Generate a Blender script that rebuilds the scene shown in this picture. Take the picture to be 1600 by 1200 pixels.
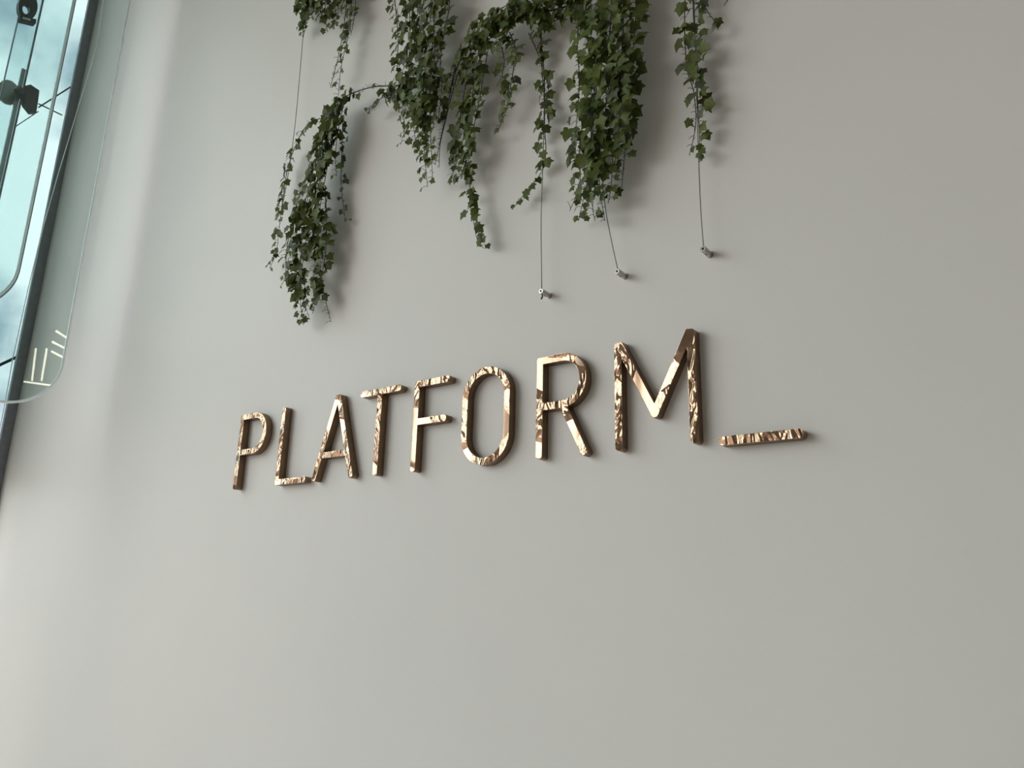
import bpy, math, random
import numpy as np
from mathutils import Vector, Matrix

for o in list(bpy.data.objects): bpy.data.objects.remove(o)
scene = bpy.context.scene
C = scene.collection
random.seed(7)

# ------------------------------------------------------------------ camera
# wall plane is y = 0 (room on the -y side), x runs along the wall, floor z = 0
YAW, PITCH, ROLL, FPX = 0.651244, 0.265862, 0.0253618, 1204.255
CAM = Vector((0.0, -2.4073, 1.6032))
F_ = Vector((-math.sin(YAW)*math.cos(PITCH), math.cos(YAW)*math.cos(PITCH), math.sin(PITCH)))
R0 = Vector((math.cos(YAW), math.sin(YAW), 0)); U0 = R0.cross(F_)
R_ = R0*math.cos(ROLL) + U0*math.sin(ROLL); U_ = U0*math.cos(ROLL) - R0*math.sin(ROLL)
cd = bpy.data.cameras.new('camera'); cam = bpy.data.objects.new('camera', cd); C.objects.link(cam)
cd.sensor_width = 36.0; cd.lens = FPX/1600*36.0; cd.clip_start = 0.02; cd.clip_end = 300
cam.matrix_world = Matrix(((R_.x, U_.x, -F_.x, CAM.x), (R_.y, U_.y, -F_.y, CAM.y), (R_.z, U_.z, -F_.z, CAM.z), (0, 0, 0, 1)))
scene.camera = cam

def at(px, py, y=None, x=None, z=None):
    """point of the place seen at a pixel of the photograph, on a plane of known x, y or z"""
    d = F_ + R_*((px-800)/FPX) - U_*((py-600)/FPX)
    if y is not None: t = (y-CAM.y)/d.y
    elif x is not None: t = (x-CAM.x)/d.x
    else: t = (z-CAM.z)/d.z
    return CAM + d*t

# ------------------------------------------------------------------ world, light, exposure
vs = scene.view_settings
vs.view_transform = 'Standard'; vs.look = 'None'; vs.gamma = 1.0; vs.use_curve_mapping = False
vs.exposure = 0.0
SKY = 7.15; CLOUD = (1.3, 0.9, 0.5)
w = bpy.data.worlds.new('overcast_sky'); scene.world = w; w.use_nodes = True
nt = w.node_tree; nt.nodes.clear()
N = nt.nodes.new; L = nt.links.new
wo = N('ShaderNodeOutputWorld'); bg = N('ShaderNodeBackground'); L(bg.outputs[0], wo.inputs[0])
tc = N('ShaderNodeTexCoord')
nz = N('ShaderNodeTexNoise'); nz.inputs['Scale'].default_value = 5.0; nz.inputs['Detail'].default_value = 5; nz.inputs['Roughness'].default_value = 0.5
wm = N('ShaderNodeMapping'); wm.inputs['Location'].default_value = CLOUD; L(tc.outputs['Generated'], wm.inputs['Vector']); L(wm.outputs[0], nz.inputs['Vector'])
rp = N('ShaderNodeValToRGB'); rp.color_ramp.elements[0].position = 0.43; rp.color_ramp.elements[1].position = 0.53
rp.color_ramp.elements[0].color = (0.36, 0.44, 0.50, 1); rp.color_ramp.elements[1].color = (1.0, 1.0, 1.0, 1)
L(nz.outputs['Fac'], rp.inputs[0])
sx = N('ShaderNodeSeparateXYZ'); L(tc.outputs['Generated'], sx.inputs[0])
hr = N('ShaderNodeValToRGB'); hr.color_ramp.elements[0].position = 0.0; hr.color_ramp.elements[1].position = 0.03
hr.color_ramp.elements[0].color = (0, 0, 0, 1); hr.color_ramp.elements[1].color = (1, 1, 1, 1)
L(sx.outputs['Z'], hr.inputs[0])
mx = N('ShaderNodeMix'); mx.data_type = 'RGBA'; mx.inputs['A'].default_value = (0.22, 0.20, 0.18, 1)
L(hr.outputs[0], mx.inputs['Factor']); L(rp.outputs[0], mx.inputs['B']); L(mx.outputs['Result'], bg.inputs['Color'])
bg.inputs['Strength'].default_value = SKY
try:
    scene.cycles.transparent_max_bounces = 32
    w.cycles.sampling_method = 'AUTOMATIC'
except Exception: pass

def portal(name, x, y0, y1, z0, z1):
    a = bpy.data.lights.new(name, 'AREA'); a.shape = 'RECTANGLE'; a.size = abs(z1-z0); a.size_y = abs(y1-y0)
    a.cycles.is_portal = True
    o = bpy.data.objects.new(name, a); C.objects.link(o)
    o.location = (x, (y0+y1)/2, (z0+z1)/2); o.rotation_euler = (0, math.radians(-90), 0)
    return o
portal('daylight_portal', -7.02, -2.5, -0.02, 0.1, 7.55)
portal('daylight_portal', -7.02, -17.0, -2.5, 0.1, 6.8)

# ------------------------------------------------------------------ materials
def mat(name):
    m = bpy.data.materials.new(name); m.use_nodes = True; t = m.node_tree; t.nodes.clear()
    o = t.nodes.new('ShaderNodeOutputMaterial'); return m, t, o
def pbr(name, col, rough=0.5, metal=0.0, spec=0.5, nscale=30, namp=0.08, bump=0.0, bscale=200):
    m, t, o = mat(name); n = t.nodes.new; l = t.links.new
    b = n('ShaderNodeBsdfPrincipled'); l(b.outputs[0], o.inputs[0])
    b.inputs['Roughness'].default_value = rough; b.inputs['Metallic'].default_value = metal
    b.inputs['Specular IOR Level'].default_value = spec
    c = n('ShaderNodeTexCoord'); z = n('ShaderNodeTexNoise'); z.inputs['Scale'].default_value = nscale; z.inputs['Detail'].default_value = 4
    l(c.outputs['Object'], z.inputs['Vector'])
    r = n('ShaderNodeValToRGB'); r.color_ramp.elements[0].position = 0.3; r.color_ramp.elements[1].position = 0.7
    r.color_ramp.elements[0].color = (*[v*(1-namp) for v in col], 1); r.color_ramp.elements[1].color = (*[min(1, v*(1+namp)) for v in col], 1)
    l(z.outputs['Fac'], r.inputs[0]); l(r.outputs[0], b.inputs['Base Color'])
    if bump:
        z2 = n('ShaderNodeTexNoise'); z2.inputs['Scale'].default_value = bscale; l(c.outputs['Object'], z2.inputs['Vector'])
        bp = n('ShaderNodeBump'); bp.inputs['Strength'].default_value = bump; bp.inputs['Distance'].default_value = 0.001
        l(z2.outputs['Fac'], bp.inputs['Height']); l(bp.outputs[0], b.inputs['Normal'])
    return m
def thin_glass(name, tint, refl=1.0):
    """architectural glass: tinted straight-through transmission plus a Fresnel reflection on each face"""
    m, t, o = mat(name); n = t.nodes.new; l = t.links.new
    tr = n('ShaderNodeBsdfTransparent'); gl = n('ShaderNodeBsdfGlossy'); gl.inputs['Roughness'].default_value = 0.0
    # Schlick reflectance of one air-glass face, the same from both sides
    ge = n('ShaderNodeNewGeometry'); dt = n('ShaderNodeVectorMath'); dt.operation = 'DOT_PRODUCT'; l(ge.outputs['Incoming'], dt.inputs[0]); l(ge.outputs['Normal'], dt.inputs[1])
    ab = n('ShaderNodeMath'); ab.operation = 'ABSOLUTE'; l(dt.outputs['Value'], ab.inputs[0])
    om = n('ShaderNodeMath'); om.operation = 'SUBTRACT'; om.inputs[0].default_value = 1.0; l(ab.outputs[0], om.inputs[1])
    pw = n('ShaderNodeMath'); pw.operation = 'POWER'; pw.inputs[1].default_value = 5.0; l(om.outputs[0], pw.inputs[0])
    fr = n('ShaderNodeMath'); fr.operation = 'MULTIPLY_ADD'; fr.inputs[1].default_value = 0.96; fr.inputs[2].default_value = 0.04; l(pw.outputs[0], fr.inputs[0])
    mu = n('ShaderNodeMath'); mu.operation = 'MULTIPLY'; mu.inputs[1].default_value = refl
    mi = n('ShaderNodeMixShader')
    c = n('ShaderNodeTexCoord'); z = n('ShaderNodeTexNoise'); z.inputs['Scale'].default_value = 3; l(c.outputs['Object'], z.inputs['Vector'])
    r = n('ShaderNodeValToRGB'); r.color_ramp.elements[0].color = (*[v*0.97 for v in tint], 1); r.color_ramp.elements[1].color = (*tint, 1)
    l(z.outputs['Fac'], r.inputs[0]); l(r.outputs[0], tr.inputs['Color'])
    l(fr.outputs[0], mu.inputs[0]); l(mu.outputs[0], mi.inputs[0]); l(tr.outputs[0], mi.inputs[1]); l(gl.outputs[0], mi.inputs[2]); l(mi.outputs[0], o.inputs[0])
    return m

M_wall = pbr('warm_white_paint', (0.70, 0.682, 0.642), 0.6, spec=0.25, nscale=1.2, namp=0.015, bump=0.12, bscale=350)
M_ceil = pbr('ceiling_paint', (0.45, 0.45, 0.43), 0.9, nscale=2, namp=0.03)
M_floor = pbr('floor_timber', (0.47, 0.40, 0.35), 0.45, nscale=3, namp=0.2)
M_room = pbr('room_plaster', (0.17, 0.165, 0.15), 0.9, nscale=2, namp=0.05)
M_pier = pbr('brown_cladding', (0.24, 0.175, 0.13), 0.7, nscale=4, namp=0.08)
M_frame = pbr('dark_aluminium', (0.23, 0.25, 0.27), 0.45, metal=0.3, nscale=20, namp=0.1)
M_fit = pbr('cast_steel', (0.05, 0.052, 0.05), 0.4, metal=0.5, nscale=60, namp=0.2)
M_steel = pbr('brushed_steel', (0.50, 0.47, 0.44), 0.32, metal=0.9, nscale=120, namp=0.18)
M_cable = pbr('steel_wire', (0.20, 0.19, 0.175), 0.5, metal=0.6, nscale=300, namp=0.3)
M_black = pbr('black_socket', (0.01, 0.01, 0.01), 0.7, nscale=50)
M_pane = thin_glass('clear_glass', (0.97, 0.985, 0.985))
M_skydim = thin_glass('solar_control_glass', (0.405, 0.437, 0.44))  # dark tint added to hold down the sky brightness behind one pane
M_pA = thin_glass('green_tinted_glass', (0.90, 0.96, 0.945))
M_pB = thin_glass('teal_tinted_glass', (0.92, 0.97, 0.97))
M_fin = thin_glass('fin_glass', (0.92, 0.965, 0.975))

def edge_glass():
    m, t, o = mat('polished_glass_edge'); n = t.nodes.new; l = t.links.new
    d = n('ShaderNodeBsdfDiffuse'); tl = n('ShaderNodeBsdfTranslucent'); gl = n('ShaderNodeBsdfGlossy'); gl.inputs['Roughness'].default_value = 0.3
    m1 = n('ShaderNodeMixShader'); m1.inputs[0].default_value = 0.55; m2 = n('ShaderNodeMixShader'); m2.inputs[0].default_value = 0.2
    c = n('ShaderNodeTexCoord'); z = n('ShaderNodeTexNoise'); z.inputs['Scale'].default_value = 5; l(c.outputs['Object'], z.inputs['Vector'])
    r = n('ShaderNodeValToRGB'); r.color_ramp.elements[0].color = (0.90, 0.94, 0.94, 1); r.color_ramp.elements[1].color = (0.98, 0.99, 0.99, 1)
    l(z.outputs['Fac'], r.inputs[0])
    for q in (d, tl, gl): l(r.outputs[0], q.inputs[0])
    l(d.outputs[0], m1.inputs[1]); l(tl.outputs[0], m1.inputs[2]); l(m1.outputs[0], m2.inputs[1]); l(gl.outputs[0], m2.inputs[2]); l(m2.outputs[0], o.inputs[0]); return m
M_edge = edge_glass()
def lamp_mat():
    m, t, o = mat('lamp_tube'); n = t.nodes.new; l = t.links.new
    e = n('ShaderNodeEmission'); e.inputs[0].default_value = (1.0, 0.93, 0.70, 1); e.inputs[1].default_value = 13.0; l(e.outputs[0], o.inputs[0]); return m
M_lamp = lamp_mat()

def copper_face():
    m, t, o = mat('rippled_copper_face'); n = t.nodes.new; l = t.links.new
    b = n('ShaderNodeBsdfPrincipled'); l(b.outputs[0], o.inputs[0]); b.inputs['Metallic'].default_value = 0.75; b.inputs['Roughness'].default_value = 0.05
    c = n('ShaderNodeTexCoord'); geo = n('ShaderNodeNewGeometry')
    mp = n('ShaderNodeMapping'); mp.inputs['Rotation'].default_value = (0, math.radians(35), 0); mp.inputs['Scale'].default_value = (17, 17, 7)
    l(geo.outputs['Position'], mp.inputs['Vector'])
    z = n('ShaderNodeTexNoise'); z.inputs['Scale'].default_value = 1.0; z.inputs['Detail'].default_value = 1.0; z.inputs['Distortion'].default_value = 2.2
    l(mp.outputs[0], z.inputs['Vector'])
    z3 = n('ShaderNodeTexNoise'); z3.inputs['Scale'].default_value = 5.5; z3.inputs['Detail'].default_value = 1.0; l(geo.outputs['Position'], z3.inputs['Vector'])
    r3 = n('ShaderNodeValToRGB'); r3.color_ramp.elements[0].position = 0.40; r3.color_ramp.elements[1].position = 0.55
    l(z3.outputs['Fac'], r3.inputs[0])
    mu = n('ShaderNodeMath'); mu.operation = 'MULTIPLY'; l(z.outputs['Fac'], mu.inputs[0]); l(r3.outputs[0], mu.inputs[1])
    bp = n('ShaderNodeBump'); bp.inputs['Strength'].default_value = 1.0; bp.inputs['Distance'].default_value = 0.026
    l(mu.outputs[0], bp.inputs['Height']); l(bp.outputs[0], b.inputs['Normal'])
    r = n('ShaderNodeValToRGB'); r.color_ramp.elements[0].color = (0.40, 0.25, 0.158, 1); r.color_ramp.elements[1].color = (0.54, 0.345, 0.22, 1)
    r.color_ramp.elements[0].position = 0.3; r.color_ramp.elements[1].position = 0.7
    l(z.outputs['Fac'], r.inputs[0]); l(r.outputs[0], b.inputs['Base Color']); return m
M_face = copper_face()
M_side = pbr('dull_bronze_return', (0.25, 0.172, 0.11), 0.42, metal=0.8, nscale=25, namp=0.12)

def leaf_mat(name, stops, trans=0.25):
    m, t, o = mat(name); n = t.nodes.new; l = t.links.new
    b = n('ShaderNodeBsdfPrincipled'); b.inputs['Roughness'].default_value = 0.55; b.inputs['Specular IOR Level'].default_value = 0.2
    oi = n('ShaderNodeObjectInfo'); r = n('ShaderNodeValToRGB')
    e = r.color_ramp.elements; e[0].color = (*stops[0], 1); e[1].color = (*stops[-1], 1)
    for k in range(1, len(stops)-1):
        q = e.new(k/(len(stops)-1)); q.color = (*stops[k], 1)
    l(oi.outputs['Random'], r.inputs[0])
    c = n('ShaderNodeTexCoord'); z = n('ShaderNodeTexNoise'); z.inputs['Scale'].default_value = 2.5; l(c.outputs['Object'], z.inputs['Vector'])
    # pale midrib: leaf-local x near 0
    s = n('ShaderNodeSeparateXYZ'); l(c.outputs['Object'], s.inputs[0])
    ab = n('ShaderNodeMath'); ab.operation = 'ABSOLUTE'; l(s.outputs['X'], ab.inputs[0])
    lt = n('ShaderNodeMath'); lt.operation = 'LESS_THAN'; lt.inputs[1].default_value = 0.022; l(ab.outputs[0], lt.inputs[0])
    m1 = n('ShaderNodeMix'); m1.data_type = 'RGBA'; m1.blend_type = 'MULTIPLY'; m1.inputs['Factor'].default_value = 0.5
    l(r.outputs[0], m1.inputs['A']); l(z.outputs['Fac'], m1.inputs['B'])
    sc = n('ShaderNodeMath'); sc.operation = 'MULTIPLY'; sc.inputs[1].default_value = 0.35; l(lt.outputs[0], sc.inputs[0])
    m2 = n('ShaderNodeMix'); m2.data_type = 'RGBA'; m2.inputs['B'].default_value = (0.16, 0.22, 0.09, 1)
    l(sc.outputs[0], m2.inputs['Factor']); l(m1.outputs['Result'], m2.inputs['A'])
    l(m2.outputs['Result'], b.inputs['Base Color'])
    tl = n('ShaderNodeBsdfTranslucent'); l(m2.outputs['Result'], tl.inputs[0])
    mi = n('ShaderNodeMixShader'); mi.inputs[0].default_value = trans; l(b.outputs[0], mi.inputs[1]); l(tl.outputs[0], mi.inputs[2]); l(mi.outputs[0], o.inputs[0])
    return m
M_leaf = leaf_mat('ivy_leaf_green', [(0.060, 0.085, 0.018), (0.105, 0.140, 0.028), (0.150, 0.185, 0.042), (0.075, 0.105, 0.026), (0.20, 0.24, 0.07)])
M_leafp = leaf_mat('ivy_leaf_grey_green', [(0.13, 0.15, 0.09), (0.17, 0.19, 0.12), (0.10, 0.12, 0.065)])
M_leafy = leaf_mat('ivy_leaf_young', [(0.12, 0.19, 0.05), (0.16, 0.23, 0.08), (0.10, 0.17, 0.05)])
M_stem = pbr('ivy_stem_brown', (0.045, 0.040, 0.030), 0.7, nscale=80, namp=0.3)

# ------------------------------------------------------------------ mesh helpers
class MB:
    def __init__(s): s.v = []; s.f = []
    def box(s, a, b):
        x0, y0, z0 = [min(p, q) for p, q in zip(a, b)]; x1, y1, z1 = [max(p, q) for p, q in zip(a, b)]
        k = len(s.v)
        s.v += [(x0, y0, z0), (x1, y0, z0), (x1, y1, z0), (x0, y1, z0), (x0, y0, z1), (x1, y0, z1), (x1, y1, z1), (x0, y1, z1)]
        s.f += [tuple(k+i for i in q) for q in ((0, 3, 2, 1), (4, 5, 6, 7), (0, 1, 5, 4), (1, 2, 6, 5), (2, 3, 7, 6), (3, 0, 4, 7))]
        return s
    def tube(s, pts, rad, n=6, cap=True):
        pts = [Vector(p) for p in pts]; k0 = len(s.v)
        ref = Vector((0.31, 0.17, 0.93))
        for i, p in enumerate(pts):
            d = (pts[min(i+1, len(pts)-1)] - pts[max(i-1, 0)]).normalized()
            rf = ref if abs(d.dot(ref)) < 0.95 else Vector((1, 0, 0))
            a = d.cross(rf).normalized(); b = d.cross(a)
            r = rad[i] if isinstance(rad, (list, tuple)) else rad
            for j in range(n):
                t = 2*math.pi*j/n; s.v.append(tuple(p + a*(r*math.cos(t)) + b*(r*math.sin(t))))
        for i in range(len(pts)-1):
            for j in range(n):
                a0 = k0+i*n+j; a1 = k0+i*n+(j+1) % n; s.f.append((a0, a1, a1+n, a0+n))
        if cap:
            s.f.append(tuple(k0+j for j in range(n))[::-1]); e = k0+(len(pts)-1)*n; s.f.append(tuple(e+j for j in range(n)))
        return s
    def prism(s, poly, axis_pt):
        """poly: list of 3D points; extruded by the vector axis_pt"""
        k = len(s.v); n = len(poly); a = Vector(axis_pt)
        s.v += [tuple(p) for p in poly] + [tuple(Vector(p)+a) for p in poly]
        s.f.append(tuple(range(k, k+n))[::-1]); s.f.append(tuple(range(k+n, k+2*n)))
        for i in range(n): j = (i+1) % n; s.f.append((k+i, k+j, k+n+j, k+n+i))
        return s
    def build(s, name, m, parent=None, loc=(0, 0, 0), smooth=False, bevel=0.0):
        me = bpy.data.meshes.new(name); L0 = Vector(loc)
        me.from_pydata([tuple(Vector(v)-L0) for v in s.v], [], s.f); me.update()
        import bmesh
        bm = bmesh.new(); bm.from_mesh(me); bmesh.ops.recalc_face_normals(bm, faces=bm.faces[:])
        if bevel: bmesh.ops.bevel(bm, geom=bm.edges[:], offset=bevel, segments=1, affect='EDGES')
        bm.to_mesh(me); bm.free()
        if smooth:
            for p in me.polygons: p.use_smooth = True
        me.materials.append(m)
        o = bpy.data.objects.new(name, me); C.objects.link(o)
        if parent is None: o.location = loc
        else: o.parent = parent
        return o
def tag(o, label=None, cat=None, group=None, kind=None):
    if label: o['label'] = label
    if cat: o['category'] = cat
    if group: o['group'] = group
    if kind: o['kind'] = kind
    return o
def empty(name, loc, label=None, cat=None, group=None, kind=None):
    o = bpy.data.objects.new(name, None); C.objects.link(o); o.location = loc; o.empty_display_size = 0.05
    return tag(o, label, cat, group, kind)
def child(mb, name, m, parent, **kw):          # mesh given in world coordinates, stored relative to the parent's place
    base = Vector(parent.location)
    p = parent
    while p.parent: p = p.parent; base = base + Vector(p.location)
    return mb.build(name, m, parent, loc=base, **kw)

# ------------------------------------------------------------------ the room
CEIL = 7.6; XL = -6.98; XR = 9.0; YR = -17.4
tag(MB().box((XL, 0, 0), (XR, 0.25, CEIL)).build('wall_front', M_wall), 'plain warm white painted wall carrying the sign and the ivy', kind='structure')
tag(MB().box((XL-0.1, YR, -0.2), (XR+0.2, 0.25, 0)).build('floor', M_floor), 'brown timber floor of the hall', kind='structure')
tag(MB().box((XL-0.1, YR, CEIL), (XR+0.2, 0.25, CEIL+0.2)).build('ceiling', M_ceil), 'pale painted ceiling of the hall', kind='structure')
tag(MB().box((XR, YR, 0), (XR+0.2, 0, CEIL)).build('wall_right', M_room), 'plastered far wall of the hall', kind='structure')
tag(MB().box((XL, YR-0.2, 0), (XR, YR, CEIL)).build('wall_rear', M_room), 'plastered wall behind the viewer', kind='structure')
pier = MB().box((XL-0.1, -2.6, 0), (XL+0.12, -1.85, 3.7)); pier.box((XL-0.1, -17.2, 6.8), (XL+0.12, -2.5, CEIL)); pier.box((XL-0.1, YR, 0), (XL+0.12, -17.2, CEIL))
tag(pier.build('wall_left', M_pier), 'brown clad low pier and header of the window wall', kind='structure')
# glazed facade beside the sign wall
win = empty('window_1', (XL, -0.5, 0), 'tall frameless glass facade at the left end of the wall', kind='structure')
child(MB().box((-6.85, -0.075, 0), (-6.815, -0.0005, CEIL)), 'mullion', M_frame, win)
child(MB().box((XL+0.02, -0.84, 2.46), (XL+0.034, -0.0005, CEIL)), 'pane', M_skydim, win)  # added dimming tint where sky shows; the panes out of view stay clear
child(MB().box((XL+0.02, -0.84, 0.0), (XL+0.034, -0.0005, 2.40)), 'pane', M_pane, win)
child(MB().box((XL-0.03, -0.84, 2.40), (XL+0.06, -0.0005, 2.46)), 'transom', M_frame, win)
child(MB().box((XL-0.03, -0.90, 0), (XL+0.09, -0.84, CEIL)), 'mullion', M_frame, win)
child(MB().box((XL+0.02, -1.90, 0.0), (XL+0.034, -0.90, CEIL)), 'pane', M_pane, win)
child(MB().box((XL+0.02, -2.50, 3.7), (XL+0.034, -1.90, CEIL)), 'pane', M_pane, win)
child(MB().box((XL-0.03, -2.50, 3.7), (XL+0.06, -2.44, CEIL)), 'mullion', M_frame, win)
win2 = empty('window_2', (XL, -9.8, 0), 'long glazed street front running along the left of the hall', kind='structure')
for k in range(7):
    y0 = -2.5 - k*2.1; y1 = y0-2.1
    child(MB().box((XL+0.02, y1+0.03, 0.0), (XL+0.034, y0-0.03, 6.8)), 'pane', M_pane, win2)
    child(MB().box((XL-0.04, y1-0.03, 0.0), (XL+0.10, y1+0.03, 6.8)), 'mullion', M_frame, win2)
child(MB().box((XL-0.03, -17.2, 3.13), (XL+0.06, -2.5, 3.21)), 'transom', M_frame, win2)
child(MB().box((XL-0.03, -17.2, 0.0), (XL+0.09, -2.5, 0.5)), 'plinth', M_frame, win2)

# ------------------------------------------------------------------ hanging glass panels with a rounded lower corner
def glass_panel(name, x, yedge, zbot, r, ybk, th, ew, m, label, turn=0.0):
    root = empty(name, (x, yedge, zbot), label, 'glass panel'); root.rotation_euler = (0, 0, -math.radians(turn))
    def outline(ins):
        ye = yedge-ins; zb = zbot+ins; rr = r-ins; p = [(ye, CEIL-0.001)]
        for k in range(0, 25):
            a = math.pi/2*k/24; p.append((ye-rr+rr*math.cos(a), zb+rr-rr*math.sin(a)))
        p.append((ybk, zb)); return p
    o0 = outline(0); o1 = outline(ew)
    body = o1 + [(ybk, CEIL-0.001)]
    child(MB().prism([(x, y, z) for y, z in body], (-th, 0, 0)), 'glass_sheet', m, root)
    o2 = outline(ew*0.5); e = MB().tube([(x-th/2, y, z) for y, z in o2], ew*0.80, 12)
    tag(child(e, 'polished_edge', M_edge, root, smooth=True), 'bright polished glass edge')
    return root
TURN = 20.0; XA = -5.4; pA = at(141.8, 340, x=XA)
glass_panel('hanging_glass_panel', XA, pA.y, 2.705, 0.30, -2.3, 0.012, 0.011, M_pA, 'green tinted hanging glass panel, the nearer one reaching lower, with rounded corner', turn=TURN)
XB = -6.3; pB = at(80, 180, x=XB)
rootB = glass_panel('hanging_glass_panel', XB, pB.y, 2.1+1.40, 0.40, -1.0, 0.015, 0.013, M_pB, 'teal tinted hanging glass panel nearer the window, ending higher with rounded corner')
# dark gasket behind the second panel's edge
g = MB(); pts = []
zb = 2.1+1.40; r = 0.40; ye = pB.y+0.010
pts = [(XB-0.02, ye, CEIL-0.01), (XB-0.02, ye, zb+r)] + [(XB-0.02, ye-r+r*math.cos(math.pi/2*k/16), zb+r-(r+0.01)*math.sin(math.pi/2*k/16)) for k in range(1, 17)] + [(XB-0.02, -1.0, zb-0.01)]
child(g.tube(pts, 0.006, 6), 'gasket', M_frame, rootB)

# glass fin standing against the facade, its clamps, rods and stay cable
XF = -6.75
f1 = at(28, 36, x=XF).y; f2 = at(66, 3, x=XF).y
fin = empty('glass_fin', (XF, (f1+f2)/2, 0), 'narrow vertical glass fin with dark edges behind the hanging panels', 'glass fin')
child(MB().box((XF-0.012, f1, 0.0), (XF, f2, CEIL-0.001)), 'glass_sheet', M_fin, fin)
child(MB().box((XF-0.02, f1-0.006, 0.0), (XF+0.004, f1, CEIL-0.001)), 'edge_seal', M_frame, fin)
child(MB().box((XF-0.02, f2, 0.0), (XF+0.004, f2+0.010, CEIL-0.001)), 'edge_seal', M_frame, fin)
child(MB().box((XF-0.03, f2-0.035, 0.0), (XF-0.013, f2-0.004, 5.8)), 'spacer_bar', M_steel, fin)
# round spider fitting gripping the fin
sp = at(48, 153, x=XF+0.05)
spd = empty('spider_fitting', sp, 'dark round spider fitting clamped to the glass fin below the upper clamp', 'glass fitting')
def octa(cx, cy, cz, rx, rz, n=14):
    return [(cx, cy+rx*math.cos(2*math.pi*k/n+0.2), cz+rz*math.sin(2*math.pi*k/n+0.2)) for k in range(n)]
hub = [at(px, py, x=XF+0.03) for px, py in ((38, 134), (48, 131.5), (62, 141), (60, 158), (57, 176), (48, 176), (38, 164), (34, 150))]
child(MB().prism(hub, (-0.05, 0, 0)), 'hub', M_fit, spd, bevel=0.004)
child(MB().tube([at(34, 143, x=XF+0.03), at(28, 146, x=XF+0.03)], [0.05, 0.04], 10), 'collar', M_fit, spd)
dsk = at(14, 144, x=XF-0.06)
child(MB().prism(octa(dsk.x, dsk.y, dsk.z, 0.085, 0.11), (-0.02, 0, 0)), 'rear_disc', M_steel, spd)  # solid disc standing in for the hub's reflection in the fin
# upper clamp with a ring and a small pale bar
uc = at(45, 15, x=XF+0.03)
upc = empty('fin_clamp', uc, 'grey ring clamp with a bright plate at the top of the glass fin', 'glass fitting')
cl = [at(px, py, x=XF+0.03) for px, py in ((31, -20), (56, -20), (59, 14), (56, 36), (32, 30), (33, 8))]
body = MB()
ring_o = [at(44+15*math.cos(2*math.pi*k/20), 10+21*math.sin(2*math.pi*k/20), x=XF+0.03) for k in range(20)]
ring_i = [at(41+6*math.cos(2*math.pi*k/20), 14+8*math.sin(2*math.pi*k/20), x=XF+0.03) for k in range(20)]
for k in range(20):
    j = (k+1) % 20; q = len(body.v)
    a = [ring_o[k], ring_o[j], ring_i[j], ring_i[k]]
    body.v += [tuple(p) for p in a] + [tuple(p+Vector((-0.05, 0, 0))) for p in a]
    body.f += [(q, q+1, q+2, q+3), (q+4, q+7, q+6, q+5), (q, q+4, q+5, q+1), (q+2, q+6, q+7, q+3)]
child(body, 'ring', M_fit, upc)
child(MB().prism([at(px, py, x=XF+0.035) for px, py in ((31, 24), (57, 30), (56, 37), (32, 31))], (-0.06, 0, 0)), 'bracket', M_fit, upc)
child(MB().prism([at(px, py, x=XF+0.045) for px, py in ((36, 26.5), (48, 29.5), (48, 32), (36, 29))], (-0.01, 0, 0)), 'plate', M_edge, upc)
def rod(name, ps, x, r, m, label, cat, group=None):
    P = [at(px, py, x=x) for px, py in ps]; lo = min(P, key=lambda p: p.z)
    o = MB().tube([p for p in P], r, 6).build(name, m, loc=lo); return tag(o, label, cat, group)
rod('tie_rod', [(60, 168), (110, 136)], XF-0.1, 0.006, M_fit, 'thin dark tie rod rising from the spider fitting to the mullion', 'rod')
rod('tie_rod', [(60, 162), (97, 180)], XF-0.1, 0.006, M_fit, 'thin dark tie rod dropping from the spider fitting to the mullion', 'rod')
rod('tie_rod', [(24, 198), (60, 174)], XF-0.12, 0.004, M_fit, 'thinnest dark rod slanting below the spider fitting', 'rod')
rod('strut', [(-4, 572), (26, 558)], XL+0.06, 0.012, M_fit, 'short dark strut meeting the mullion low on the facade', 'strut')
P = [at(px, py, x=-6.5) for px, py in ((156, 40), (152, 70), (118, 182), (90, 275), (66, 360), (43, 455), (20, 560), (8, 628), (-15, 745))]
top = P[0] + (P[0]-P[1])*((CEIL-0.002-P[0].z)/(P[0].z-P[1].z))
bot = P[-1] + (P[-1]-P[-2])*((0.0-P[-1].z)/(P[-1].z-P[-2].z))
tag(MB().tube([top]+P+[bot], 0.0035, 6).build('stay_cable', M_edge, loc=bot), 'thin bright stay cable crossing in front of the dark mullion', 'cable')

# ------------------------------------------------------------------ pendant line lamps of the hall (seen only as reflections)
NA = Vector((math.cos(math.radians(TURN)), -math.sin(math.radians(TURN)), 0))
def lamp(a, b, label):
    P = []
    for px, py in (a, b):                       # follow the line of sight to the tilted glass panel and on by reflection
        d = at(px, py, x=XA)-CAM; hit = CAM+d*(NA.dot(pA-CAM)/NA.dot(d)); rf = d-2*d.dot(NA)*NA
        P.append(hit+rf*((5.2-hit.z)/rf.z))
    mid = (P[0]+P[1])/2
    root = empty('line_lamp', mid, label, 'lamp', 'warm line lamps hanging over the hall')
    child(MB().tube(P, 0.016, 6), 'tube', M_lamp, root)
    up = Vector((0, 0, 0.03)); child(MB().tube([P[0]+up, P[1]+up], 0.02, 6), 'housing', M_frame, root)
    for p in P:
        q = P[0]*0.5+p*0.5; child(MB().tube([q+up, Vector((q.x, q.y, CEIL-0.001))], 0.003, 5), 'suspension_wire', M_cable, root)
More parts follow.
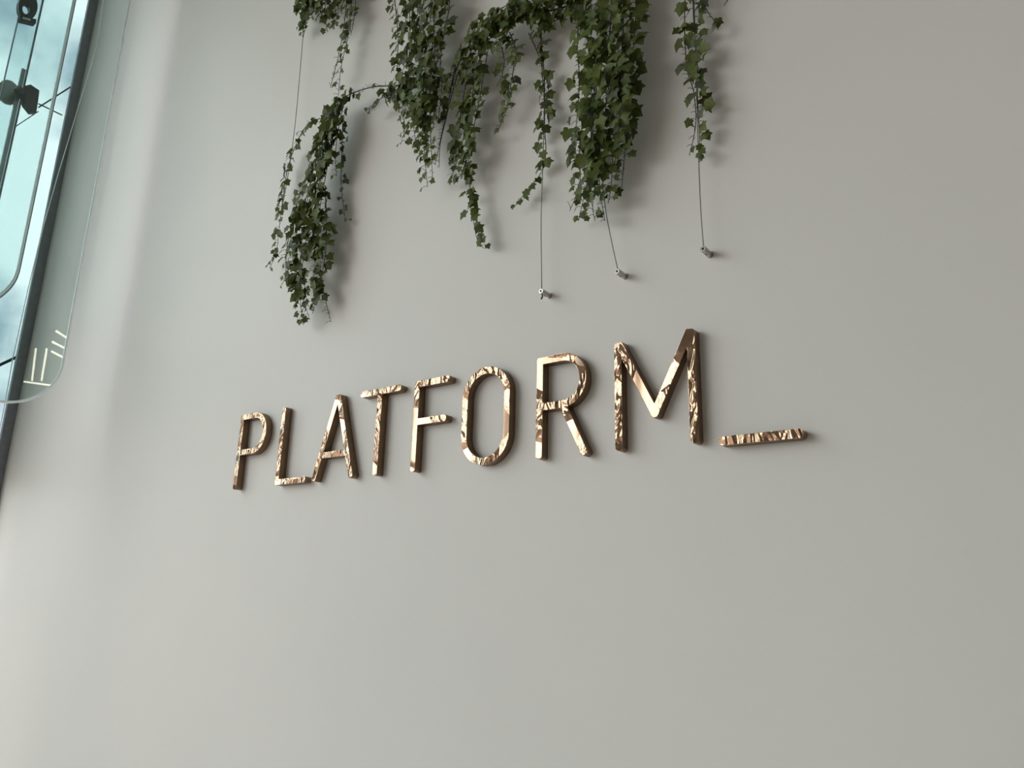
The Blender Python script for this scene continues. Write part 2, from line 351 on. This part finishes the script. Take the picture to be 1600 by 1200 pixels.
for a, b, t in (((88, 517), (108, 530), 'the uppermost slanting'), ((82, 534), (106, 546), 'the middle slanting'), ((81, 549), (102, 560), 'the lowest slanting'),
                ((56, 545), (50, 594), 'the left upright'), ((73, 545), (65, 594), 'the right upright'), ((37, 596), (88, 603), 'the lowest level')):
    lamp(a, b, 'warm line lamp mirrored as %s yellow streak in the hanging glass panel' % t)

# ------------------------------------------------------------------ the sign
Z0 = 2.1; DEP = 0.04; S = 0.0305
def seg(a, b, r=0.011, ext=True):
    a = np.array(a); b = np.array(b)
    def f(X, Z):
        d = b-a; ln = np.hypot(*d); u = d/ln; cx, cz = (a+b)/2
        lx = (X-cx)*u[0]+(Z-cz)*u[1]; lz = -(X-cx)*u[1]+(Z-cz)*u[0]
        qx = np.abs(lx)-(ln/2-r); qz = np.abs(lz)-(S/2-r)
        return np.hypot(np.maximum(qx, 0), np.maximum(qz, 0))+np.minimum(np.maximum(qx, qz), 0)-r
    return f
def ring(x0, x1, z0, z1, rl, rr):
    """stroke ring between the outer rounded box and the same box inset by the stroke"""
    def f(X, Z):
        cx, cz = (x0+x1)/2, (z0+z1)/2; hx, hz = (x1-x0)/2, (z1-z0)/2
        def box(hx, hz, rl, rr):
            r = np.where(X > cx, rr, rl); qx = np.abs(X-cx)-hx+r; qz = np.abs(Z-cz)-hz+r
            return np.minimum(np.maximum(qx, qz), 0)+np.hypot(np.maximum(qx, 0), np.maximum(qz, 0))-r
        return np.maximum(box(hx, hz, rl, rr), -box(hx-S, hz-S, max(rl-S, 0.0005), rr-S))
    return f
def contours(fs, bb, h=0.0012):
    xs = np.arange(bb[0]-0.01, bb[1]+0.01, h); zs = np.arange(bb[2]-0.01, bb[3]+0.01, h)
    X, Z = np.meshgrid(xs, zs, indexing='ij'); D = fs[0](X, Z)
    for f in fs[1:]: D = np.minimum(D, f(X, Z))
    D = np.where(np.abs(D) < 1e-9, 1e-9, D); ins = D < 0
    code = ins[:-1, :-1]*1+ins[1:, :-1]*2+ins[1:, 1:]*4+ins[:-1, 1:]*8
    nxt = {}; pos = {}
    def ep(e):
        if e in pos: return
        i, j, a = e
        i2, j2 = (i+1, j) if a == 0 else (i, j+1); d0, d1 = D[i, j], D[i2, j2]; t = d0/(d0-d1)
        pos[e] = (xs[i]+(xs[i2]-xs[i])*t, zs[j]+(zs[j2]-zs[j])*t)
    T = {1: ('LB',), 2: ('BR',), 3: ('LR',), 4: ('RT',), 5: ('LB', 'RT'), 6: ('BT',), 7: ('LT',), 8: ('TL',), 9: ('TB',), 10: ('BR', 'TL'), 11: ('TR',), 12: ('RL',), 13: ('RB',), 14: ('BL',)}
    for i, j in np.argwhere((code > 0) & (code < 15)):
        i, j = int(i), int(j); ed = {'B': (i, j, 0), 'T': (i, j+1, 0), 'L': (i, j, 1), 'R': (i+1, j, 1)}
        for s in T[int(code[i, j])]:
            a, b = ed[s[0]], ed[s[1]]; ep(a); ep(b); nxt[a] = b
    out = []; left = set(nxt)
    while left:
        st = next(iter(left)); loop = []; e = st
        while e in left: left.discard(e); loop.append(pos[e]); e = nxt[e]
        out.append(loop)
    def dp(p, eps):
        if len(p) < 3: return p
        a, b = np.array(p[0]), np.array(p[-1]); q = np.array(p); d = b-a; ln = np.hypot(*d)
        dist = np.abs(d[0]*(q[:, 1]-a[1])-d[1]*(q[:, 0]-a[0]))/ln if ln > 1e-9 else np.hypot(*(q-a).T)
        k = int(dist.argmax())
        if dist[k] < eps: return [p[0], p[-1]]
        return dp(p[:k+1], eps)[:-1]+dp(p[k:], eps)
    res = []
    for lp in out:
        if len(lp) < 12: continue
        hlf = len(lp)//2; res.append(dp(lp[:hlf+1], 0.00022)[:-1]+dp(lp[hlf:]+lp[:1], 0.00022)[:-1])
    return res
def letter(name, fs, bb, label):
    loops = contours(fs, bb); cx = (bb[0]+bb[1])/2
    cu = bpy.data.curves.new('outline', 'CURVE'); cu.dimensions = '2D'; cu.fill_mode = 'BOTH'
    bev = 0.0014; cu.extrude = DEP/2-bev; cu.bevel_depth = bev; cu.bevel_resolution = 1; cu.offset = -bev
    for lp in loops:
        s = cu.splines.new('POLY'); s.points.add(len(lp)-1); s.use_cyclic_u = True
        for k, (x, z) in enumerate(lp): s.points[k].co = (x-cx, z, 0, 1)
    tmp = bpy.data.objects.new('outline', cu); C.objects.link(tmp)
    me = bpy.data.meshes.new_from_object(tmp.evaluated_get(bpy.context.evaluated_depsgraph_get()))
    V = [Vector((v.co.x, -v.co.z-DEP/2, v.co.y)) for v in me.vertices]
    root = empty(name, (cx, 0, Z0+bb[2]), label, 'letter', 'metal characters of the wall sign')
    off = Vector((0, 0, bb[2]))
    parts = {'face_plate': [], 'side_band': []}
    for p in me.polygons:
        nn = Vector((p.normal.x, -p.normal.z, p.normal.y))
        parts['face_plate' if nn.y < -0.25 else 'side_band'].append([V[i] for i in p.vertices])
    for nm, polys in parts.items():
        mb = MB(); idx = {}
        for pl in polys:
            q = []
            for v in pl:
                key = (round(v.x, 6), round(v.y, 6), round(v.z, 6))
                if key not in idx: idx[key] = len(mb.v); mb.v.append(tuple(v-off))
                q.append(idx[key])
            mb.f.append(tuple(q))
        m2 = bpy.data.meshes.new(nm); m2.from_pydata(mb.v, [], mb.f); m2.update(); m2.materials.append(M_face if nm == 'face_plate' else M_side)
        o = bpy.data.objects.new(nm, m2); C.objects.link(o); o.parent = root
        tag(o, 'rippled mirror-polished copper face' if nm == 'face_plate' else 'dull bronze side return')
    bpy.data.objects.remove(tmp); bpy.data.meshes.remove(me)
    return root
h = S/2
NM = 'metal_letter'
letter(NM, [seg((-3.647+h, 0), (-3.647+h, 0.3)), ring(-3.647, -3.408, 0.180, 0.404, 0.012, 0.108)], (-3.647, -3.408, 0, 0.404), 'copper letter P, first of the wall sign, its face evenly brown')
letter(NM, [seg((-3.289+h, 0), (-3.289+h, 0.402), 0.009), seg((-3.289, h), (-3.052, h))], (-3.289, -3.052, 0, 0.402), 'copper letter L between the letters P and A of the sign')
letter(NM, [seg((-2.991, 0.002), (-2.858, 0.411), 0.009), seg((-2.724, 0.002), (-2.857, 0.411), 0.009), seg((-2.958, 0.122), (-2.757, 0.122), 0.004)], (-3.008, -2.707, 0, 0.411), 'copper letter A with a low crossbar between L and T of the sign')
letter(NM, [seg((-2.566, 0), (-2.566, 0.40)), seg((-2.6985, 0.389), (-2.432, 0.389), 0.0145)], (-2.6985, -2.432, 0, 0.405), 'copper letter T between A and F of the sign')
letter(NM, [seg((-2.331, 0), (-2.331, 0.402)), seg((-2.346, 0.388), (-2.141, 0.388)), seg((-2.34, 0.217), (-2.150, 0.217), 0.013)], (-2.346, -2.141, 0, 0.404), 'copper letter F between T and O of the sign')
letter(NM, [ring(-2.063, -1.8135, -0.003, 0.408, 0.1245, 0.1245)], (-2.063, -1.8135, -0.003, 0.408), 'copper letter O, the closed oval in the middle of the sign')
letter(NM, [seg((-1.684+h, 0), (-1.684+h, 0.3)), ring(-1.684, -1.457, 0.186, 0.402, 0.010, 0.107), seg((-1.5625, 0.200), (-1.463, -0.001))], (-1.684, -1.445, 0, 0.402), 'copper letter R between O and M of the sign')
letter(NM, [seg((-1.338+h, 0), (-1.338+h, 0.402), 0.014), seg((-1.0225-h, 0), (-1.0225-h, 0.402), 0.014), seg((-1.3215, 0.400), (-1.174, 0.108), 0.009), seg((-1.039, 0.400), (-1.1865, 0.108), 0.009)], (-1.338, -1.0225, 0, 0.402), 'copper letter M, last letter of the sign beside the underscore')
letter('metal_underscore', [seg((-0.955, -0.002), (-0.684, -0.002), 0.0145)], (-0.955, -0.684, -0.0175, 0.0135), 'copper underscore bar ending the sign after the letter M')

# ------------------------------------------------------------------ wire stand-offs and steel cables
def standoff(px, py, label, hang=False):
    wp = at(px, py, y=-0.001); ln = 0.060; r = 0.0116; axis = Vector((0, -1, 0))
    root = empty('cable_standoff', (wp.x, 0, wp.z), label, 'cable holder', 'wall stand-offs of the ivy cables')
    def cyl(y0, y1, r0, n=18):
        return MB().tube([(wp.x, y0, wp.z), (wp.x, y1, wp.z)], r0, n)
    b = MB(); b.tube([(wp.x, -0.0005, wp.z), (wp.x, -ln+0.0015, wp.z), (wp.x, -ln, wp.z)], [r, r, r-0.0015], 18)
    child(b, 'barrel', M_steel, root)
    child(cyl(-ln+0.010, -ln-0.0006, 0.0046, 10), 'end_socket', M_black, root)
    child(MB().tube([(wp.x-0.001, -ln*0.55, wp.z-r+0.003), (wp.x-0.0015, -ln*0.55, wp.z-r-0.0006)], 0.003, 8), 'set_screw', M_black, root)
    child(cyl(-0.004, -0.0005, r+0.0018), 'base_flange', M_steel, root)
    if hang:
        q = Vector((wp.x+0.002, -ln+0.008, wp.z-r))
        child(MB().tube([q, q+Vector((0, 0, -0.012)), q+Vector((-0.004, -0.002, -0.020))], [0.0022, 0.003, 0.0035], 6), 'cable_end', M_black, root)
    return Vector((wp.x, -ln+0.006, wp.z+r-0.001))
e2 = standoff(858, 462, 'steel cable stand-off under the middle ivy strand, leftmost of the three', hang=True)
e3 = standoff(976, 432, 'steel cable stand-off below the dense right ivy bunch, middle of three')
e4 = standoff(1109, 398, 'steel cable stand-off below the thin right ivy strand, rightmost of the three')
def smooth_path(P, k=5):
    out = []
    for i in range(len(P)-1):
        p0 = P[max(i-1, 0)]; p1 = P[i]; p2 = P[i+1]; p3 = P[min(i+2, len(P)-1)]
        for j in range(k):
            t = j/k
            out.append(0.5*((2*p1)+(p2-p0)*t+(2*p0-5*p1+4*p2-p3)*t*t+(-p0+3*p1-3*p2+p3)*t**3))
    out.append(P[-1]); return out
def cable(ps, end, label, d=0.05):
    P = [at(px, py, y=-d) for px, py in ps]
    if end is not None: P.append(end)
    P = smooth_path(P); 
    o = MB().tube(P, 0.0021, 6).build('steel_cable', M_cable, loc=P[-1], smooth=True)
    return tag(o, label, 'cable', 'steel cables carrying the ivy')
cable([(478, -60), (474, 45), (468, 120), (461, 195), (452, 262), (440, 330)], None, 'thin steel cable at the far left above the longest ivy bunch')
cable([(838, -60), (845, 60), (850, 160), (848, 260), (845.5, 340), (846, 420)], e2, 'thin steel cable running down behind the middle ivy strand')
cable([(915, -60), (925, 80), (935, 200), (944, 310), (953, 365)], e3, 'thin steel cable emerging below the dense right ivy bunch')
cable([(1083, -60), (1086, 60), (1089, 160), (1092, 260), (1095, 330)], e4, 'thin steel cable below the thin right ivy strand')

# ------------------------------------------------------------------ ivy
def leaf_mesh(name, m, curl, fold, wob):
    half = [(0.0, 0.03), (0.12, -0.09), (0.30, -0.09), (0.46, 0.00), (0.46, 0.15), (0.45, 0.25), (0.54, 0.36), (0.63, 0.51), (0.48, 0.56), (0.35, 0.61), (0.24, 0.76), (0.11, 0.91), (0.0, 1.02)]
    rnd = random.Random(hash(name) % 1000 if False else int(wob*1000))
    right = [(x*(1+rnd.uniform(-.1, .1)), y+rnd.uniform(-.02, .02)) for x, y in half]; left = [(-x*(1+rnd.uniform(-.1, .1)), y+rnd.uniform(-.02, .02)) for x, y in half]
    def zf(x, y): return fold*abs(x)*0.9 - curl*(y-0.2)**2*0.55 - curl*0.9*x*x
    ribs = [(0, 0.04), (0, 0.28), (0, 0.55), (0, 0.80), (0, 1.03)]
    V = [(x, y, zf(x, y)) for x, y in ribs]; Fc = []
    for sgn, pts in ((1, right), (-1, left)):
        k = len(V); V += [(x, y, zf(x, y)) for x, y in pts[1:-1]]; n = len(pts)-2
        def T(*q): Fc.append(q if sgn > 0 else q[::-1])
        seq = [k+i for i in range(n)]
        owner = [0, 0, 1, 1, 1, 1, 2, 2, 2, 3, 3][:n]
        T(0, seq[0], seq[1]); 
        for i in range(1, n):
            a, b = owner[i-1], owner[i]
            if i >= 2 or True:
                if i == 1: continue
                T(a, seq[i-1], seq[i])
                if b != a: T(a, seq[i], b)
        T(3, seq[-1], 4)
    me = bpy.data.meshes.new(name); me.from_pydata(V, [], Fc); me.update()
    for p in me.polygons: p.use_smooth = True
    me.materials.append(m); return me
LEAVES = [leaf_mesh('leaf', M_leaf, c, f, wv) for c, f, wv in ((0.35, 0.25, 0.1), (0.7, 0.1, 0.2), (0.2, 0.45, 0.3), (0.5, -0.2, 0.4))]
LEAVES_P = [leaf_mesh('leaf', M_leafp, c, f, wv) for c, f, wv in ((0.35, 0.3, 0.5), (0.7, 0.15, 0.6))]
LEAVES_Y = [leaf_mesh('leaf', M_leafy, c, f, wv) for c, f, wv in ((0.35, 0.3, 0.7), (0.6, 0.1, 0.8))]
rnd = random.Random(21); LS = 1.18; GS = 1.6; DS = 0.8
def bunch(label, strands, origin):
    """strands: dict(p=[(px,py,distance from wall)...], gap, size=(a,b), side, spread, bare=(t0,t1) part without leaves, pale share)"""
    o0 = at(origin[0], origin[1], y=-0.10)
    root = empty('ivy_bunch', o0, label, 'ivy', 'trailing ivy hanging on the wall')
    for sd in strands:
        P = [at(px, py, y=-d*DS) for px, py, d in sd['p']]; P = smooth_path(P, 6)
        mb = MB(); n = len(P); r0 = sd.get('r', 0.0026)
        mb.tube(P, [r0*(1-0.5*i/n) for i in range(n)], 5)
        # arc length walk
        ls = [0]
        for i in range(1, n): ls.append(ls[-1]+(P[i]-P[i-1]).length)
        tot = ls[-1]; s = rnd.uniform(0, sd['gap']); pend = []; alt = 1; step = min(sd['gap']*GS, 0.016); share = step/(sd['gap']*GS)
        while s < tot*1.0:
            i = max(k for k in range(n) if ls[k] <= s); i = min(i, n-2)
            u = (s-ls[i])/max(ls[i+1]-ls[i], 1e-6); q = P[i].lerp(P[i+1], u); tn = (P[i+1]-P[i]).normalized()
            fr = s/tot; alt = -alt
            side = sd.get('side', 0); sg = side if (side and rnd.random() < 0.85) else alt
            lat = Vector((1, 0, 0)) if abs(tn.x) < 0.75 else Vector((0, 0, -1))
            rv = Vector((rnd.gauss(0, 1), rnd.gauss(0, 1), rnd.gauss(0, 1)))*0.30
            pd = (lat*(sg*rnd.uniform(0.5, 1.0) if abs(tn.x) < 0.75 else rnd.uniform(0.2, 1)*(1 if rnd.random() < .7 else -1)) + Vector((0, -rnd.uniform(0.15, 0.9), 0)) + Vector((0, 0, rnd.uniform(-0.5, 0.2))) + rv).normalized()
            pl = rnd.uniform(0.5, 1.0)*sd.get('spread', 0.032)
            q2 = q+pd*pl
            if q2.y > -0.012: q2.y = -0.012
            midp = q+pd*pl*0.55+Vector((0, 0, 0.004)); mb.tube([q, midp, q2], [0.0015, 0.0012, 0.0010], 3, cap=False)
            b0, b1 = sd.get('bare', (2, 3))
            if rnd.random() < share and not (b0 <= fr <= b1 and rnd.random() < 0.9):
                a, b = sd.get('size', (0.030, 0.052)); sz = LS*rnd.uniform(a, b)*(1.0 if fr < 0.75 else 1.0-0.5*(fr-0.75)/0.25*sd.get('taper', 1.0))
                tip = (Vector((0, 0, -1)) + Vector((pd.x, pd.y*0.3, 0))*0.75 + Vector((rnd.gauss(0, .35), rnd.gauss(0, .3), rnd.gauss(0, .25)))).normalized()
                nr = Vector((-0.15+rnd.gauss(0, .45), -1, 0.25+rnd.gauss(0, .4))); nr = (nr-tip*nr.dot(tip)).normalized(); xx = tip.cross(nr)
                pend.append((q2, xx, tip, nr, sz, rnd.random()))
            s += step*rnd.uniform(0.6, 1.4)
        stem = child(mb, 'strand', M_stem, root, smooth=True)
        pale = sd.get('pale', 0.05)
        for q2, xx, tip, nr, sz, rr in pend:
            pool = LEAVES_P if rr < pale else (LEAVES_Y if rr > 0.94 else LEAVES)
            # keep the blade clear of the wall
            far = max((q2+tip*sz).y, (q2+xx*sz*0.6).y, (q2-xx*sz*0.6).y)
            if far > -0.006: q2 = q2+Vector((0, -0.006-far, 0))
            if pool is LEAVES_Y: sz *= 0.8
            lf = bpy.data.objects.new('leaf', pool[int(rr*7919) % len(pool)]); C.objects.link(lf); lf.parent = stem
            loc = q2-o0
            lf.matrix_basis = Matrix(((xx.x*sz, tip.x*sz, nr.x*sz, loc.x), (xx.y*sz, tip.y*sz, nr.y*sz, loc.y), (xx.z*sz, tip.z*sz, nr.z*sz, loc.z), (0, 0, 0, 1)))
    return root
G = 0.013
bunch('short ragged ivy bunch at the top left with a thin trailing strand', [
    dict(p=[(455, -40, .08), (470, 0, .08), (478, 30, .08), (474, 58, .07)], gap=G, spread=.035),
    dict(p=[(500, -60, .10), (490, -10, .12), (478, 20, .12), (468, 45, .10)], gap=G, spread=.035),
    dict(p=[(520, -60, .10), (510, -10, .12), (508, 25, .12), (512, 50, .11)], gap=G, spread=.035),
    dict(p=[(540, -60, .10), (530, -10, .11), (528, 20, .11), (520, 45, .10)], gap=G, spread=.03),
    dict(p=[(548, -50, .10), (541, 10, .11), (536, 50, .11), (527, 95, .10), (516, 137, .09)], gap=.022, side=1, size=(.022, .038), bare=(.35, 1.0)),
    dict(p=[(555, -50, .10), (548, 15, .11), (543, 60, .10), (533, 105, .10), (528, 160, .09)], gap=.018, size=(.024, .040)),
    dict(p=[(560, -50, .08), (556, 0, .09), (553, 30, .09), (548, 55, .08)], gap=.018, size=(.024, .040)),
    dict(p=[(490, -60, .14), (488, -20, .15), (484, 8, .15), (482, 32, .14)], gap=.011, spread=.04),
    dict(p=[(515, -60, .14), (520, -20, .15), (524, 10, .15), (522, 34, .14)], gap=.011, spread=.04),
    dict(p=[(500, -60, .16), (502, -20, .17), (504, 6, .17), (502, 28, .16)], gap=.011, spread=.04),
], (510, 0))
bunch('longest ivy bunch, hanging at the left down towards the letters', [
    dict(p=[(650, 128, .13), (620, 134, .12), (590, 135, .12), (560, 142, .12), (535, 155, .13), (518, 180, .14), (508, 225, .13), (500, 270, .12)], gap=.012, r=.0036, size=(.024, .042), spread=.03, bare=(.22, .45), pale=.35),
    dict(p=[(528, 158, .14), (512, 210, .14), (498, 270, .13), (486, 330, .12), (476, 390, .11), (470, 440, .10), (470, 480, .09), (474, 508, .08)], gap=.0105, spread=.038),
    dict(p=[(522, 165, .10), (502, 220, .11), (484, 290, .12), (476, 350, .12), (470, 400, .12), (476, 450, .11), (482, 480, .10)], gap=.0105, spread=.038),
    dict(p=[(534, 165, .12), (520, 215, .12), (508, 280, .11), (498, 340, .11), (499, 400, .10), (506, 455, .09), (517, 503, .08)], gap=.013, spread=.034, side=-1, bare=(.88, 1.0)),
    dict(p=[(524, 170, .16), (515, 210, .17), (504, 260, .16), (496, 310, .15), (490, 360, .14), (492, 410, .12), (488, 450, .11)], gap=.0105, spread=.038),
    dict(p=[(500, 185, .10), (478, 198, .09), (463, 225, .09), (450, 262, .08), (442, 310, .08), (437, 350, .08), (432, 390, .08), (421, 420, .07)], gap=.013, spread=.028, size=(.024, .042)),
    dict(p=[(495, 250, .12), (470, 300, .12), (456, 350, .11), (448, 390, .10), (446, 430, .09), (440, 445, .08)], gap=.014, spread=.03, size=(.024, .042)),
    dict(p=[(536, 180, .06), (534, 240, .05), (533, 290, .05), (540, 348, .05)], gap=.016, spread=.03, side=1, pale=.85, size=(.020, .034)),
    dict(p=[(478, 310, .13), (462, 370, .12), (458, 410, .11), (470, 455, .10), (484, 500, .09)], gap=.012, spread=.034),
    dict(p=[(508, 290, .12), (510, 350, .11), (508, 400, .11), (498, 450, .10), (488, 490, .09)], gap=.013, spread=.034),
    dict(p=[(655, 128, .12), (628, 142, .12), (604, 150, .11), (586, 160, .10), (576, 176, .09)], gap=.011, spread=.03, size=(.022, .036), pale=.6),
    dict(p=[(538, 160, .12), (532, 185, .12), (526, 220, .12), (524, 250, .11), (526, 275, .10)], gap=.011, spread=.034),
], (560, 140))
bunch('broad ivy bunch left of centre, right beside the arching garland', [
    dict(p=[(612, -50, .10), (618, 10, .11), (622, 60, .11), (621, 110, .11), (628, 160, .10), (632, 200, .09), (626, 226, .08)], gap=.013, spread=.03, size=(.022, .042)),
    dict(p=[(635, -50, .12), (640, 10, .13), (640, 70, .13), (638, 130, .13), (645, 190, .12), (652, 235, .11)], gap=.0105, spread=.036),
    dict(p=[(655, -50, .14), (658, 20, .15), (656, 80, .15), (654, 140, .14), (660, 200, .13), (664, 250, .12), (668, 292, .10)], gap=.0105, spread=.036),
    dict(p=[(680, -50, .12), (680, 10, .13), (676, 70, .14), (672, 130, .13), (672, 190, .12), (674, 235, .11), (676, 285, .10)], gap=.0105, spread=.036, bare=(.9, 1)),
    dict(p=[(705, -50, .10), (702, 10, .11), (694, 50, .11), (688, 100, .11), (690, 140, .11), (684, 190, .10)], gap=.013, spread=.034),
    dict(p=[(648, 60, .08), (640, 110, .09), (630, 140, .10), (606, 140, .11)], gap=.012, spread=.032, pale=.3),
    dict(p=[(668, 60, .16), (664, 110, .17), (666, 160, .16), (662, 205, .14)], gap=.0105, spread=.036),
], (655, 0))
bunch('dark arching ivy garland running along the top between two bunches', [
    dict(p=[(925, -20, .12), (890, 8, .13), (850, 18, .14), (815, 20, .15), (785, 30, .15), (755, 50, .14), (733, 72, .12), (716, 100, .11), (706, 135, .09)], gap=.0075, r=.005, spread=.040),
    dict(p=[(900, -30, .15), (860, 0, .16), (820, 8, .17), (790, 22, .18), (765, 45, .17), (740, 66, .15)], gap=.007, r=.004, spread=.042),
    dict(p=[(830, -40, .12), (800, 0, .13), (775, 20, .13), (745, 42, .12), (735, 60, .11)], gap=.008, spread=.040),
    dict(p=[(905, -10, .10), (888, 20, .10), (868, 32, .10), (845, 44, .10), (838, 56, .09)], gap=.012, spread=.032, size=(.024, .042)),
    dict(p=[(716, 85, .10), (707, 125, .08), (700, 165, .07), (690, 210, .07), (680, 258, .06)], gap=.010, side=-1, spread=.022, size=(.02, .03), bare=(.1, 1)),
    dict(p=[(722, 95, .09), (708, 140, .07), (697, 185, .06), (688, 225, .06), (686, 262, .05)], gap=.011, side=-1, spread=.02, size=(.02, .03), bare=(.1, 1)),
    dict(p=[(835, -40, .16), (818, 0, .17), (806, 30, .17), (790, 55, .15), (775, 75, .13)], gap=.009, spread=.038),
], (800, 10))
bunch('middle ivy bunch under the garland with a hooked trailing tip', [
    dict(p=[(752, 60, .10), (744, 100, .10), (738, 150, .10), (728, 200, .09), (716, 245, .08), (704, 282, .07)], gap=.0115, spread=.032, size=(.026, .044), pale=.2),
    dict(p=[(735, 80, .10), (728, 130, .10), (720, 175, .10), (716, 215, .09), (710, 260, .08)], gap=.013, spread=.032, pale=.25),
    dict(p=[(765, 60, .12), (757, 110, .12), (748, 160, .12), (738, 210, .11), (732, 250, .10), (728, 275, .09)], gap=.012, spread=.034),
    dict(p=[(730, 235, .09), (728, 268, .08), (733, 284, .08), (735, 300, .08), (733.5, 312, .08), (739, 340, .08), (745, 372, .07), (756, 388, .06)], gap=.012, taper=.4, side=1, spread=.03, size=(.026, .040)),
    dict(p=[(728, 250, .08), (722, 270, .07), (712, 280, .07), (704, 276, .06)], gap=.012, spread=.025, pale=.6, size=(.02, .034)),
    dict(p=[(796, 50, .13), (806, 80, .12), (802, 110, .12), (796, 145, .11), (790, 175, .10), (778, 205, .09)], gap=.017, spread=.028, size=(.024, .040)),
    dict(p=[(780, 60, .11), (788, 95, .11), (785, 120, .11), (795, 150, .10), (800, 170, .10)], gap=.018, spread=.028, size=(.024, .038)),
], (760, 60))
bunch('single thin ivy strand in the middle, twined along a steel cable', [
    dict(p=[(845, 30, .08), (846, 70, .07), (850, 110, .06), (851, 150, .055), (851, 200, .055), (853, 235, .055), (849, 262, .055), (836, 284, .055), (820, 302, .05), (800, 328, .05)], gap=.017, spread=.026, size=(.028, .046), taper=.9),
    dict(p=[(826, 52, .08), (838, 78, .07), (846, 100, .06), (849, 140, .055), (855, 175, .055), (858, 200, .05)], gap=.026, spread=.028, size=(.026, .042), side=1),
], (848, 40))
bunch('dense ivy bunch right of centre, hanging lowest above the middle stand-off', [
    dict(p=[(915, -50, .12), (915, 10, .12), (918, 60, .12), (922, 120, .12), (912, 180, .11), (905, 235, .10), (906, 285, .09), (890, 330, .07)], gap=.0115, spread=.034, bare=(.9, 1)),
    dict(p=[(935, -50, .14), (936, 20, .14), (938, 80, .14), (932, 140, .14), (924, 200, .12), (922, 250, .11), (914, 300, .10), (904, 345, .08)], gap=.0105, spread=.036),
    dict(p=[(955, -50, .16), (955, 20, .16), (950, 80, .17), (950, 140, .16), (942, 200, .14), (936, 250, .12), (938, 300, .10), (945, 345, .08)], gap=.0105, spread=.036, bare=(.93, 1)),
    dict(p=[(972, -50, .14), (974, 20, .14), (972, 80, .15), (968, 140, .15), (962, 200, .13), (957, 250, .11), (955, 290, .10), (950, 318, .09)], gap=.0105, spread=.036),
    dict(p=[(990, -50, .12), (994, 10, .12), (990, 70, .12), (986, 130, .12), (980, 190, .11), (976, 240, .10), (971, 300, .09)], gap=.012, spread=.03, bare=(.88, 1)),
    dict(p=[(925, 60, .18), (930, 110, .19), (928, 160, .17), (936, 220, .15), (932, 270, .13), (926, 320, .11), (930, 345, .10)], gap=.0115, spread=.036),
    dict(p=[(905, 20, .10), (902, 70, .10), (905, 120, .10), (903, 170, .10), (898, 220, .09), (902, 260, .09)], gap=.018, spread=.03),
    dict(p=[(985, 60, .18), (972, 110, .19), (972, 160, .17), (965, 215, .15)], gap=.0115, spread=.036),
], (950, 0))
bunch('thin ivy strand at the right above the rightmost stand-off', [
    dict(p=[(1072, -50, .08), (1070, 10, .08), (1070, 60, .07), (1074, 110, .07), (1084, 145, .06), (1087, 195, .055), (1077, 243, .05)], gap=.017, spread=.026, size=(.028, .046), bare=(.55, .95)),
    dict(p=[(1082, -50, .08), (1083, 10, .08), (1086, 60, .07), (1090, 110, .065), (1090, 160, .06), (1093, 210, .055), (1092, 255, .05)], gap=.018, spread=.03, size=(.028, .044), side=1, pale=.2),
    dict(p=[(1092, -50, .09), (1098, 0, .09), (1108, 22, .085), (1118, 34, .08), (1122, 47, .07)], gap=.018, spread=.022, size=(.024, .038)),
], (1083, 0))
bunch('tiny ivy sprig at the top edge, rightmost of all the ivy', [
    dict(p=[(1165, -60, .09), (1150, -25, .09), (1140, -5, .08), (1131, 9, .07)], gap=.018, spread=.022, size=(.026, .036)),
], (1150, -30))
